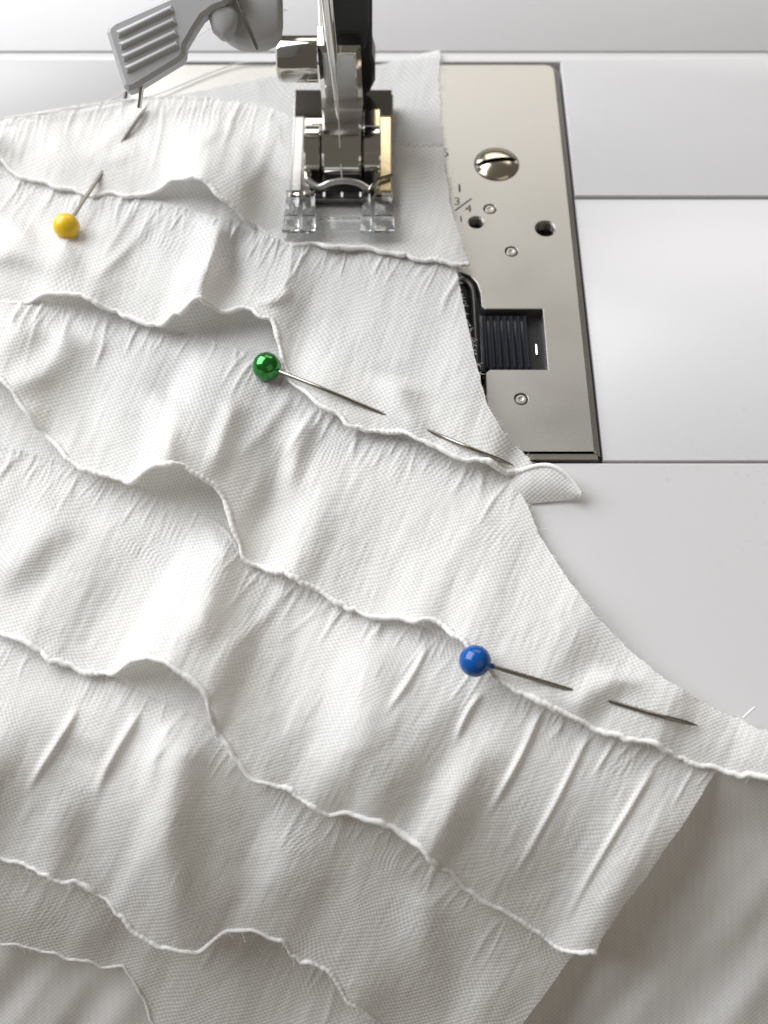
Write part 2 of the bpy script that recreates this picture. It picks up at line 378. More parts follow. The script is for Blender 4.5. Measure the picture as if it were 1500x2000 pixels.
def arc_block(x0, x1, cy, cz, r0, r1, a0, a1, n=20, bev=0.35):
    """a curved bar about an axis along x"""
    V, Fc = [], []
    sec = [(x0, r0), (x0, r1-bev), (x0+bev, r1), (x1-bev, r1), (x1, r1-bev), (x1, r0)]
    k = len(sec)
    for i in range(n+1):
        a = math.radians(a0+(a1-a0)*i/n)
        for (x, r) in sec: V.append((x, cy+r*math.cos(a), cz+r*math.sin(a)))
    for i in range(n):
        for j in range(k):
            j2 = (j+1) % k; Fc.append((i*k+j, i*k+j2, (i+1)*k+j2, (i+1)*k+j))
    Fc.append(tuple(range(k))); Fc.append(tuple(n*k+j for j in range(k)))
    return V, Fc
meshobj('hinge_block', *arc_block(-15.8, -12.5, 158.2, 3.6, 0.3, 5.6, -5, 200), 'chrome', foot, angle=30)
meshobj('hinge_block', *arc_block(-4.2, -0.6, 158.2, 3.6, 0.3, 5.6, 60, 200), 'chrome', foot, angle=30)
meshobj('hinge_block', *arc_block(-12.7, -4.0, 158.2, 3.6, 0.3, 5.0, -5, 200), 'black', foot, angle=30)
meshobj('hinge_bracket', *g_prism([(-3.9, 160.6), (-0.7, 160.6), (-0.7, 166.5), (-3.9, 166.5)], z0=3.8, z1=7.6, ch=0.2), 'gold_reflection', foot, angle=30)  # chrome too, with the gold reflection as its colour
meshobj('hinge_notch', *g_box(-4.0, -1.9, 160.0, 165.6, 7.0, 8.2, 0.25), 'black', foot)
meshobj('spring_bar', *g_tube(smooth_line([P(600, 352, 4.2), P(622, 366, 3.8), P(645, 358, 4.4), P(672, 354, 4.6), P(700, 359, 4.4), P(722, 372, 3.8)], 40), 0.75, 10), 'ankle', foot)
meshobj('thread_slot', *g_prism([(X0+3.6, 147.4), (X1-3.6, 147.4), (X1-3.6, 154.2), (X0+3.6, 154.2)], z0=1.8, z1=2.6), 'black', foot, smooth=False)
meshobj('wire_spring', *g_tube(smooth_line([P(722, 372, 4.4), P(728, 362, 4.9), P(740, 350, 5.1), P(752, 346, 5.1), P(766, 342, 5.0)], 30), 0.38, 8), 'steel', foot)
# clear toes
F0, F1 = P(553, 468, 2.2), P(768, 468, 2.2)
toe = [(-19.5, 137.6), (-13.2, 137.6), (-13.2, 138.4), (-4.6, 138.4), (-4.6, 137.6), (1.9, 137.6), (1.9, 148.6), (-19.0, 148.6)]
meshobj('clear_toe', *g_prism(toe, [[(-13.4, 141.9), (-3.6, 141.9), (-3.6, 145.6), (-13.4, 145.6)]], z0=1.7, z1=3.6, ch=0.3, hch=0.2), 'clear', foot, angle=30)
for (xa, xb) in ((-19.6, -16.4), (-16.1, -13.2), (-4.5, -2.3), (-2.0, 1.95)):
    meshobj('clear_ridge', *g_box(xa, xb, 137.5, 141.2, 3.65, 4.5, 0.3, 3), 'clear', foot)
    meshobj('clear_ridge', *g_box(xa+0.3, xb-0.3, 141.5, 148.0, 3.65, 4.2, 0.15, 2), 'clear', foot)
for x in (633, 668, 704):
    q = P(x, 379, 4.1); meshobj('alignment_tick', *g_box(q[0]-0.22, q[0]+0.22, q[1]-0.6, q[1]+0.6, 3.7, 4.05, 0.08), 'white', foot)

ank = bpy.data.objects.new('foot_holder', None); COL.objects.link(ank); ank.parent = mach
ank.matrix_parent_inverse = Matrix.Translation(-wloc(mach)); ank['label'] = 'steel presser foot holder with chrome thumb screw and black lever'
# vertical steel shank, slightly tapered, with a raised frame round a flat face
def zface(px, py, Y): return PY(px, py, Y)
fr = [zface(619, 95, 163), zface(704, 95, 163), zface(709, 212, 163), zface(629, 212, 163)]
def upright(pts, y0, y1, ch=0.4):
    """outline in x,z extruded along y, chamfered towards the viewer"""
    poly = [(p[0], p[2]) if len(p) == 3 else p for p in pts]
    return g_prism(poly, z0=-y1, z1=-y0, ch=ch, frame=lambda x, z, d: (x, -d, z))
meshobj('shank', *upright(fr, 163, 169, 0.9), 'chrome', ank, angle=20)
inn = inset([(p[0], p[2]) for p in fr], 1.15)
meshobj('shank_face', *upright(inn, 162.85, 163.2, 0.1), 'ankle', ank, angle=20)
tng = arc_block(-12.2, -4.5, 158.2, 3.6, 3.5, 6.4, 62, 190, 24, 0.45)
meshobj('tongue', *tng, 'chrome', ank, angle=30)
meshobj('tongue', *upright([(-12.0, 8.6), (-4.4, 8.6), (-4.2, 12.8), (-12.1, 12.8)], 160.4, 166, 0.3), 'ankle', ank, angle=20)
# thumb screw: chrome cylinder along x
ctr = PY(575, 115, 165)
meshobj('thumb_screw', *g_lathe([(-19.9+8, 3.4), (-19.6+8, 3.9), (-18.9+8, 4.15), (-12.2+8, 4.15), (-12.2+8, 2.0)], (-8.3, 165, ctr[2]), (1, 0, 0), 40), simple('thumb_screw_chrome', (0.52, 0.50, 0.46), 0.09, 1.0), ank, angle=30)
# black lever behind
lev = [zface(632, -40, 169.2), zface(727, -40, 169.2), zface(727, 60, 169.2), zface(727, 110, 169.2), zface(733, 130, 169.2), zface(733, 160, 169.2), zface(722, 182, 169.2), zface(706, 194, 169.2), zface(690, 180, 169.2), zface(632, 90, 169.2)]
meshobj('release_lever', *upright(lev, 169.2, 175, 0.6), 'black', ank, angle=25)
lv2 = [zface(632, -40, 166), zface(718, -40, 166), zface(720, 60, 166), zface(715, 98, 166), zface(632, 96, 166)]
meshobj('bar_cover', *upright(lv2, 166, 169, 0.6), 'black', ank, angle=25)
q = PY(627, 40, 172)
meshobj('presser_bar', *g_lathe([(0, 3.0), (60, 3.0)], (q[0]+2.2, 172.5, 22), (0, 0, 1), 32), 'chrome', ank, angle=30)

ndl = bpy.data.objects.new('needle', None); COL.objects.link(ndl); ndl.parent = mach; ndl.matrix_parent_inverse = Matrix.Translation(-wloc(mach))
ndl['label'] = 'steel sewing machine needle raised above the foot'
nx, ny = -9.0, 157.0
tip = PY(661, 236, ny)
zt = tip[2]
meshobj('needle_shaft', *g_lathe([(0, 0.05), (1.6, 0.28), (6, 0.42), (11, 0.55), (14, 0.85), (17, 1.0), (50, 1.0)], (tip[0], ny, zt), (-0.035, 0.0, 1), 20), 'chrome', ndl)

# grey needle threader lever, upper left
lever = bpy.data.objects.new('threader_lever', None); COL.objects.link(lever); lever.parent = mach; lever.matrix_parent_inverse = Matrix.Translation(-wloc(mach))
lever['label'] = 'grey ribbed needle threader lever with steel hook'
L0 = Vector((-40, 150, 35)); LN = Vector((0.05, -0.55, 0.83)).normalized()
LU = Vector((1, 0, 0)); LU = (LU-LN*LU.dot(LN)).normalized(); LV = LN.cross(LU)
def lp(px, py, off=0.0):
    p = PPL(px, py, L0, LN)-L0; return (p.dot(LU), p.dot(LV))
def lframe(x, y, z): return L0+LU*x+LV*y+LN*z
pad = [(207, 62), (210, 50), (222, 40), (345, -14), (420, -60), (470, -40), (440, 8), (418, 16), (396, 32), (378, 60), (362, 88), (361, 105), (352, 117), (262, 172), (250, 176), (240, 168)]
meshobj('finger_pad', *g_prism([lp(*p) for p in pad], z0=-3.2, z1=0, ch=0.7, frame=lframe), 'grey', lever, angle=20)
for i, (a, b) in enumerate((((229, 68), (338, 17)), ((234, 91), (343, 40)), ((239, 114), (346, 64)), ((245, 137), (349, 86)))):
    A = lp(*a); B = lp(*b); d = Vector((B[0]-A[0], B[1]-A[1])).normalized(); nn = Vector((-d.y, d.x))*0.62
    quad = [(A[0]-nn.x, A[1]-nn.y), (B[0]-nn.x, B[1]-nn.y), (B[0]+nn.x, B[1]+nn.y), (A[0]+nn.x, A[1]+nn.y)]
    meshobj('finger_rib', *g_prism(quad, z0=-0.05, z1=0.55, ch=0.45, chz=0.5, frame=lframe), 'grey', lever, angle=60)
body = [(405, -60), (548, -60), (549, 20), (546, 45), (536, 60), (515, 70), (490, 72), (462, 70), (440, 58), (420, 40)]
meshobj('hook_body', *g_prism([lp(*p) for p in body], z0=-8, z1=-3.4, ch=1.0, frame=lframe), 'grey', lever, angle=60)
knob = [(405, 10), (425, 0), (450, 4), (462, 20), (460, 45), (443, 70), (430, 68), (412, 52), (406, 30)]
meshobj('guide_knob', *g_prism([lp(*p) for p in knob], z0=-3.3, z1=-0.8, ch=0.8, frame=lframe), 'grey', lever, angle=60)
a = lp(455, -20); b = lp(503, 99)
wv = smooth_line([lframe(a[0], a[1], 0.4), lframe((a[0]+b[0])/2, (a[1]+b[1])/2, 0.5), lframe(b[0], b[1], 0.2)], 16)
meshobj('threader_hook', *g_tube(wv, np.r_[np.full(14, 0.36), 0.30, 0.2], 10), 'steel', lever)
a = lp(274, 166); b = lp(267, 204)
meshobj('chrome_strip', *g_tube([lframe(a[0], a[1], -1.5), lframe(b[0], b[1], -2.2)], 0.42, 6), 'chrome', lever)  # small chrome strip put in below the finger pad

# ------------------------------------------------------------------ the ruffled fabric
RNG = np.random.default_rng(7)
def vnoise(x, y, seed, n=64):
    r = np.random.default_rng(seed).standard_normal((n, n))
    xi = np.floor(x).astype(int); yi = np.floor(y).astype(int); fx = x-xi; fy = y-yi
    fx = fx*fx*(3-2*fx); fy = fy*fy*(3-2*fy)
    g = lambda a, b: r[a % n, b % n]
    return (g(xi, yi)*(1-fx)+g(xi+1, yi)*fx)*(1-fy)+(g(xi, yi+1)*(1-fx)+g(xi+1, yi+1)*fx)*fy
def sstep(a, b, x):
    t = np.clip((x-a)/(b-a), 0, 1); return t*t*(3-2*t)
def ground(Y):                               # the fabric's support: bed, then falling away over its front edge
    k = 5.0; return -0.92*k*np.logaddexp(0, (EDGE_Y-1-Y)/k)
def unproject(px, py, off):
    z = off+0*px
    for _ in range(30):
        q = P(px, py, z); z = 0.4*z+0.6*(ground(q[..., 1])+off)
    return P(px, py, z)
def gsmooth(a, s):
    k = int(3*s)+1; xs = np.arange(-k, k+1); g = np.exp(-xs**2/(2*s*s)); g /= g.sum()
    return np.convolve(np.pad(a, k, mode='edge'), g, mode='valid')
CLOTH_PTS = []
def grid_mesh(name, pts, uv, mat, parent):
    nv, nu = pts.shape[:2]; me = bpy.data.meshes.new(name)
    idx = np.arange(nv*nu).reshape(nv, nu)
    f = np.stack([idx[:-1, :-1], idx[1:, :-1], idx[1:, 1:], idx[:-1, 1:]], -1).reshape(-1, 4)
    me.vertices.add(nv*nu); me.vertices.foreach_set('co', (pts*S).astype(np.float32).ravel())
    me.loops.add(f.size); me.loops.foreach_set('vertex_index', f.ravel().astype(np.int32))
    me.polygons.add(len(f)); me.polygons.foreach_set('loop_start', np.arange(0, f.size, 4, dtype=np.int32))
    me.polygons.foreach_set('use_smooth', np.ones(len(f), bool))
    u = me.uv_layers.new(name='UVMap'); u.data.foreach_set('uv', uv.reshape(-1, 2)[f.ravel()].astype(np.float32).ravel())
    me.update(calc_edges=True); me.validate()
    return link(name, me, mat, parent)
def ridge(X, Y, H, segs):
    for (x0, y0, x1, y1, wd, amp) in segs:
        L = math.hypot(x1-x0, y1-y0); ux, uy = (x1-x0)/L, (y1-y0)/L
        t = ((X-x0)*ux+(Y-y0)*uy)/L; d = (X-x0)*(-uy)+(Y-y0)*ux
        m = (t > -0.3) & (t < 1.3) & (np.abs(d) < 4*wd)
        tt, dd = t[m], d[m]
        dd = dd + wd*0.8*np.sin(tt*3.1+x0)       # a little bend
        H[m] += amp*np.exp(-(dd/wd)**2)*sstep(-0.12, 0.12, tt)*(1-sstep(0.55, 1.1, tt))
def tier(parent, name, ang, T, H, cut=None, seed=1, x_left=-110, x_right=1640, nu=1080, nv=140, zT=0.5, belly=1.2,
         seam=None, ncrease=40, clen=(45, 125), folds=(), hemr=0.50, base=0.0, label=None, pleat=1.0, mat='cloth', crange=None, press=None):
    a = math.radians(ang); c, s = math.cos(a), math.sin(a)
    toq = lambda x, y: (np.asarray(x)*c+np.asarray(y)*s, -np.asarray(x)*s+np.asarray(y)*c)
    T = np.array(T, float); H = np.array(H, float)
    tq, tr = toq(T[:, 0], T[:, 1]); hq, hr = toq(H[:, 0], H[:, 1])
    o = np.argsort(hq); hq, hr, hz = hq[o], hr[o], H[o, 2]
    o = np.argsort(tq); tq, tr = tq[o], tr[o]
    fq = np.arange(-900, 2600, 2.0)
    RT = gsmooth(np.interp(fq, tq, tr), 8); RH = gsmooth(np.interp(fq, hq, hr), 3.0); ZH = gsmooth(np.interp(fq, hq, hz), 5)+(0.9 if hemr and not press else 0.0)
    wig = vnoise(fq/34.0, fq*0, seed+50)*3.2+vnoise(fq/13.0, fq*0, seed+51)*1.3
    RH = RH+wig
    v = np.linspace(0, 1, nv)[:, None]; v = np.repeat(v, nu, 1)
    def lim(cutpts, xconst, vv):
        r = RT[None]*(1-vv[:, None])+RH[None]*vv[:, None]
        if cutpts is not None:
            cq, cr = toq(np.array(cutpts, float)[:, 0], np.array(cutpts, float)[:, 1]); oo = np.argsort(cr)
            d = fq[None]-np.interp(r, cr[oo], cq[oo])
        else: d = fq[None]-(xconst+r*s)/c
        i = np.argmax(d > 0, axis=1); i = np.maximum(i, 1); k = np.arange(len(vv))
        d0, d1 = d[k, i-1], d[k, i]
        return gsmooth(fq[i-1]+2.0*np.clip(-d0/(d1-d0+1e-9), 0, 1), 1.0)
    v1 = v[:, 0]
    q0 = lim(None, x_left, v1); q1 = lim(cut, x_right, v1)
    if cut is not None:
        q1 = q1+vnoise(v1*90, v1*0, seed+9)*0.6+vnoise(v1*9, v1*0, seed+10)*1.0
    t = np.linspace(0, 1, nu)[None, :]
    Qg = q0.min()*(1-t)+q1.max()*t
    Q = np.minimum(np.repeat(Qg, nv, 0), q1[:, None])
    rT = np.interp(Q, fq, RT); rH = np.interp(Q, fq, RH); zH = np.interp(Q, fq, ZH)
    R = rT*(1-v)+rH*v
    X = Q*c-R*s; Y = Q*s+R*c
    base = base*(1-sstep(EDGE_Y-14, EDGE_Y+2, P(X, Y, 0.0)[..., 1]))
    off = zT+base+(zH-zT)*sstep(0.15, 1.0, v)**1.3+belly*np.sin(np.pi*np.clip((v-0.2)/0.8, 0, 1))**1.5
    # broad soft billows running down the tier
    env = sstep(0.25, 0.75, v)
    off = off+env*(vnoise(Q/125.0, R/380.0, seed+1)*1.5+vnoise(Q/60.0+5, R/260.0, seed+2)*0.5)*pleat
    big = np.zeros_like(Q); ridge(X, Y, big, folds); off = off+big
    lo = 0.25+base+1.35*sstep(0.5, 1.0, v); off = lo+np.logaddexp(0, (off-lo)/0.35)*0.35 if hemr else np.maximum(off, 0.25+base)
    pm = 0.0
    if press:                                    # flattened where the foot bears on it
        pm = sstep(press[0]-80, press[0]+8, X)*(1-sstep(press[2]-8, press[2]+25, X))*sstep(press[1]-25, press[1]+8, Y)*(1-sstep(press[3]-6, press[3]+14, Y))
        off = off*(1-pm)+pm*np.minimum(off, 1.15)
    pts = unproject(X, Y, off)
    # fine gathers
    fine = np.zeros_like(Q)
    rs = np.random.default_rng(seed+100); segs = []
    qa, qb = crange or (float(q0.min()), float(q1.max()))
    if seam is None: RS = RT*0.7+RH*0.3
    elif not hasattr(seam, '__len__'): RS = RT*(1-seam)+RH*seam
    else:
        sa = np.array(seam, float); sq, sr = toq(sa[:, 0], sa[:, 1]); oo = np.argsort(sq); RS = gsmooth(np.interp(fq, sq[oo], sr[oo]), 6)
    for _ in range(int(ncrease*0.8)):
        q = rs.uniform(qa, qb); ra = float(np.interp(q, fq, RS))+rs.uniform(-6, 25)
        ln = rs.uniform(*clen); sl = rs.normal(-0.10, 0.12); wd = rs.uniform(3.2, 7.5); am = rs.uniform(0.06, 0.34)*wd/6*pleat
        q2, r2 = q+sl*ln, ra+ln
        segs.append((q*c-ra*s, q*s+ra*c, q2*c-r2*s, q2*s+r2*c, wd, am))
    for _ in range(int(ncrease*2.8)):            # short tucks right at the gathering seam
        q = rs.uniform(qa, qb); ra = float(np.interp(q, fq, RS))
        ln = rs.uniform(18, 75); wd = rs.uniform(2.0, 4.2); am = rs.uniform(0.05, 0.20)*pleat
        q2, r2 = q+rs.normal(-0.1, 0.1)*ln, ra+ln
        segs.append((q*c-ra*s, q*s+ra*c, q2*c-r2*s, q2*s+r2*c, wd, am))
    ridge(X, Y, fine, segs)
    for _ in range(int(ncrease/5)):              # patches of fine crimping
        q = rs.uniform(max(qa, -200), qb); ra = float(np.interp(q, fq, RS))+rs.uniform(25, 150); rx, ry = rs.uniform(25, 60), rs.uniform(18, 45)
        per = rs.uniform(8, 12); tl = rs.uniform(-0.5, 0.1); dq = Q-q; dr = R-ra
        m = np.exp(-(dq/rx)**2-(dr/ry)**2)
        fine += m*rs.uniform(0.02, 0.06)*np.sin((dq-tl*dr+vnoise(R/25, Q/60, seed+31)*3)*2*math.pi/per)
    # raised stitching line of the gathering seam
    fine += 0.34*np.exp(-((R-np.interp(Q, fq, RS)+vnoise(Q/30, Q*0, seed+4)*1.5)/3.2)**2)
    fine += vnoise(Q/7.0, R/26.0, seed+5)*0.018*pleat+vnoise(Q/16.0, R/60.0, seed+6)*0.03*pleat+vnoise(Q/24.0, R/20.0, seed+7)*0.03
    pts[..., 2] += fine*(1-0.85*pm)
    uv = np.stack([Q/100.0+vnoise(Q/70, R/70, seed+61)*0.05, R/100.0+vnoise(Q/60, R/75, seed+62)*0.05], -1)
    o = grid_mesh(name, pts, uv, mat, parent)
    if label: o['label'] = label
    CLOTH_PTS.append(pts[::2, ::2].reshape(-1, 3))
    if cut is not None and ang < 24 and base.min() > -0.5:
        ed = pts[:, -1]; fz = []
        for _ in range(110):                     # frayed yarn ends along the cut edge
            p = ed[rs.integers(3, len(ed)-1)]; d = np.array([rs.uniform(0.3, 1.0), rs.normal(0, 0.5), rs.uniform(-0.1, 0.35)]); d /= np.linalg.norm(d)
            ll = rs.uniform(0.25, 0.9)*(2.0 if rs.random() < 0.06 else 1.0); tt = np.linspace(-0.15, 1, 5)[:, None]
            fz.append(g_tube(p+d*tt*ll+rs.normal(0, 1, 3)*tt**2*ll*0.3, 0.026, 3, cap=False))
        f = meshobj('frayed_edge', *join_geo(*fz), 'hem', o, angle=180); f['kind'] = 'stuff'
    if hemr:
        e = pts[-1]; e = e[np.r_[True, np.linalg.norm(np.diff(e, axis=0), axis=1) > 1e-3]]
        d = np.r_[0, np.cumsum(np.linalg.norm(np.diff(e, axis=0), axis=1))]
        m = int(d[-1]/0.2); dd = np.linspace(0, d[-1], m)
        line = np.stack([np.interp(dd, d, e[:, k]) for k in range(3)], -1)
        ph = dd*2*math.pi/0.95+vnoise(dd/3, dd*0, seed+20)*1.5
        rad = hemr*(0.88+(0.035+0.04*vnoise(dd/9, dd*0, seed+22))*np.sin(ph)+0.15*vnoise(dd/2.2, dd*0, seed+21))
        g = g_tube(line, np.maximum(rad, 0.25), 10)
        h = meshobj('rolled_hem', *g, 'hem', o, angle=180)
        fz = []
        for _ in range(150):                     # loose fibres standing off the hem
            p = line[rs.integers(2, len(line)-2)]; d = rs.normal(0, 1, 3); d[2] = abs(d[2]); d /= np.linalg.norm(d); b2 = rs.normal(0, 1, 3)
            ll = rs.uniform(0.5, 1.3); tt = np.linspace(0, 1, 5)[:, None]
            fz.append(g_tube(p+d*(0.3+tt*ll)+b2*tt**2*ll*0.35, 0.022, 3, cap=False))
        f = meshobj('hem_fibres', *join_geo(*fz), 'hem', o, angle=180); f['kind'] = 'stuff'
    return o

fab = thing('ruffled_fabric', (0, 110, 0), 'white knit fabric gathered into tiers of ruffles with rolled hems, under the presser foot', 'fabric')
# flat base layer under the foot
tier(fab, 'base_layer', 12, [(-60, 258), (200, 210), (360, 184), (460, 163), (540, 148), (640, 138), (735, 128), (800, 112), (845, 99), (870, 96), (900, 96)],
     [(-100, 330, .5), (300, 330, .5), (600, 350, .5), (900, 430, .5)], cut=[(856, 60), (858, 110), (857, 155), (862, 230), (866, 290), (873, 350), (880, 395), (887, 425), (900, 470)], seed=3,
     zT=0.35, belly=0.1, ncrease=0, hemr=0, pleat=0.25, nv=110, nu=420, seam=0.9)
# tier 1
tier(fab, 'ruffle_tier', 15, [(-120, 262), (0, 233), (130, 211), (220, 197), (350, 189), (460, 197), (540, 214), (590, 240), (680, 275), (780, 282), (900, 284)],
     [(-110, 265, 3), (-40, 290, 3), (0, 310, 3), (40, 345, 2), (80, 362, 2), (130, 370, 2), (180, 380, 2), (215, 382, 2), (270, 381, 2.2), (305, 376, 3), (340, 350, 6.5), (365, 337, 8.0), (395, 345, 8), (430, 378, 6), (470, 415, 4), (500, 440, 2.4), (540, 468, 1.7),
      (570, 476, 1.4), (640, 479, 1.4), (700, 486, 1.4), (760, 493, 1.5), (810, 499, 1.6), (870, 512, 1.8), (914, 516, 2.0), (960, 522, 2)],
     cut=[(865, 280), (873, 350), (880, 395), (887, 425), (897, 460), (908, 495), (915, 517), (920, 530)], seed=11, seam=0.0, ncrease=26, belly=1.6, zT=0.9, crange=(-20, 640), pleat=0.8, press=(548, 180, 775, 474),
     folds=[(300, 225, 150, 300, 16, 0.7), (240, 270, 200, 335, 24, 0.55), (20, 250, 180, 290, 25, 1.0), (430, 250, 350, 330, 14, 0.6), (540, 250, 470, 370, 14, 0.8)])
# tier 2
tier(fab, 'ruffle_tier', 19, [(-120, 230), (0, 255), (150, 275), (300, 290), (470, 315), (545, 370), (700, 405), (870, 430), (960, 440)],
     [(-120, 560, 2.5), (-40, 580, 2.2), (0, 587, 2.2), (60, 588, 2.4), (90, 578, 4.5), (130, 573, 5.2), (175, 583, 4.5), (215, 606, 2.8), (270, 631, 2.0), (320, 636, 2.0), (342, 630, 3.0), (346, 604, 6.5), (356, 580, 9), (382, 577, 9), (410, 590, 8), (432, 606, 7), (470, 602, 7.5), (500, 604, 7), (528, 626, 6), (548, 682, 3.5), (560, 728, 2.0), (572, 748, 1.9), (620, 790, 1.9), (680, 828, 1.9), (740, 845, 2.0), (800, 851, 2.0), (850, 870, 1.9), (900, 896, 2.0), (940, 897, 2.4), (1000, 926, 2.0), (1030, 916, 2.4), (1045, 914, 2.4), (1100, 930, 2.4)],
     cut=[(880, 420), (890, 525), (905, 600), (928, 700), (950, 790), (985, 850), (1030, 893), (1042, 912), (1050, 930)], seed=23, seam=[(-100,322),(0,338),(80,362),(215,385),(300,396),(400,418),(470,437),(545,472),(700,488),(870,514),(960,520)], ncrease=46, belly=1.3,
     folds=[(415, 430, 360, 575, 24, 2.4), (470, 470, 440, 590, 22, -1.0), (20, 430, -40, 540, 40, 2.0), (200, 420, 120, 560, 40, -0.9), (560, 560, 500, 600, 12, 0.8), (815, 755, 785, 870, 40, 1.9), (120, 450, 20, 520, 40, 1.6), (290, 420, 180, 560, 12, 0.5)])
# the loose hem end curling out over the bed
def flap():
    tp = smooth_line([(985, 935, 0.1), (1020, 919, 1.9), (1055, 909, 2.8), (1085, 913, 3.2), (1115, 935, 2.6), (1136, 964, 1.6)], 60)
    bt = smooth_line([(985, 975, -0.2), (1018, 984, -0.25), (1050, 982, -0.2), (1080, 979, -0.1), (1110, 976, 0.2), (1133, 971, 1.0)], 60)
    vv = np.linspace(0, 1, 24)[:, None, None]; g = tp[None]*(1-vv)+bt[None]*vv
    g[..., 2] += 0.5*np.sin(np.pi*vv[..., 0])
    p = P(g[..., 0], g[..., 1], g[..., 2])
    o = grid_mesh('hem_end', p, g[..., :2]/100, 'cloth', fab)
    dd = np.linspace(0, 1, 60)
    meshobj('rolled_hem', *g_tube(p[0], 0.42+0.03*np.sin(np.arange(60)*2.1), 10), 'hem', o, angle=180)
flap()
# tier 3
tier(fab, 'ruffle_tier', 23, [(-120, 450), (0, 475), (150, 495), (300, 520), (430, 550), (540, 590), (620, 700), (740, 760), (850, 790), (1000, 840), (1200, 880), (1500, 980)],
     [(-120, 690, 5), (-40, 715, 6), (0, 735, 6.5), (30, 760, 6), (52, 800, 5), (85, 848, 3.5), (135, 902, 2.2), (160, 915, 2.0), (200, 926, 1.9), (262, 946, 2.0), (272, 930, 4), (290, 914, 7), (315, 906, 8.5), (350, 909, 8.5), (385, 926, 8), (420, 944, 7), (440, 980, 6), (460, 1046, 4), (478, 1098, 2.2), (500, 1105, 2), (560, 1121, 2), (620, 1150, 2), (680, 1185, 2), (740, 1209, 2.2), (790, 1213, 2.8), (830, 1202, 3.4), (870, 1222, 2.6), (920, 1264, 2.0), (970, 1328, 1.9), (1020, 1350, 1.9), (1060, 1375, 1.9), (1110, 1400, 1.9), (1160, 1421, 1.9), (1220, 1441, 1.9), (1290, 1456, 1.9), (1312, 1470, 1.9), (1370, 1495, 1.9), (1440, 1514, 1.9), (1520, 1518, 1.9), (1640, 1560, 1.9)],
     cut=[(930, 800), (985, 915), (1030, 985), (1050, 1040), (1100, 1118), (1160, 1198), (1230, 1270), (1310, 1335), (1380, 1375), (1450, 1400), (1510, 1422), (1640, 1490)], seed=37, seam=[(-100,570),(0,588),(80,592),(215,612),(270,634),(345,648),(430,672),(500,700),(548,722),(620,790),(740,846),(850,872),(1000,926),(1100,950)], ncrease=60, belly=1.5, nu=1180,
     folds=[(350, 790, 300, 905, 34, 2.4), (470, 800, 390, 920, 20, 1.3), (535, 880, 490, 1080, 34, -0.9), (620, 830, 540, 980, 22, 1.6), (230, 690, 150, 900, 46, -1.0), (120, 640, 20, 780, 30, 2.0), (1190, 1310, 1150, 1430, 42, 1.9), (60, 640, -20, 760, 40, 1.5), (560, 760, 470, 900, 14, 0.6)])
# tier 4
tier(fab, 'ruffle_tier', 27, [(-120, 600), (0, 650), (60, 700), (150, 790), (300, 840), (470, 930), (620, 1060), (740, 1120), (870, 1150), (1000, 1240), (1150, 1310), (1300, 1360), (1500, 1420), (1640, 1450)],
     [(-120, 1190, 2), (-40, 1225, 2), (0, 1240, 2), (40, 1255, 2), (90, 1285, 2), (150, 1310, 2), (228, 1321, 2), (238, 1304, 4), (258, 1286, 7), (290, 1284, 8), (322, 1291, 8), (350, 1318, 7), (386, 1332, 7), (408, 1362, 6.5), (412, 1400, 5), (420, 1435, 3), (460, 1480, 2.2), (500, 1525, 2), (560, 1541, 2), (600, 1570, 2), (640, 1586, 2.2), (700, 1596, 2.4), (770, 1616, 2.2), (830, 1665, 2), (880, 1710, 2), (920, 1740, 2), (960, 1770, 2), (1020, 1800, 2), (1080, 1845, 2.2), (1130, 1862, 2.6), (1168, 1866, 2.6), (1260, 1900, 2)],
     cut=[(1480, 1360), (1390, 1520), (1340, 1600), (1280, 1690), (1210, 1780), (1176, 1830), (1166, 1868), (1150, 1900)], seed=51, seam=[(-100,845),(0,872),(80,893),(140,910),(265,948),(340,985),(400,1012),(440,1032),(478,1098),(620,1150),(790,1213),(920,1264),(1060,1375),(1290,1456),(1440,1514)], ncrease=46, belly=1.6, nu=1100,
     folds=[(470, 1080, 330, 1240, 42, 2.6), (560, 1130, 430, 1300, 14, 0.5), (790, 1300, 640, 1590, 60, 2.4), (920, 1380, 820, 1680, 44, -1.0), (140, 980, 80, 1220, 46, -1.0), (620, 1180, 520, 1520, 36, -0.6), (830, 1262, 760, 1390, 7, 0.7), (940, 1360, 885, 1450, 7, 0.7), (1050, 1390, 960, 1590, 8, 0.9), (1150, 1430, 1000, 1720, 7, 0.6), (1265, 1510, 1110, 1800, 7, 0.7), (90, 1000, 20, 1200, 50, 1.6), (545, 1150, 455, 1430, 38, -0.8)])
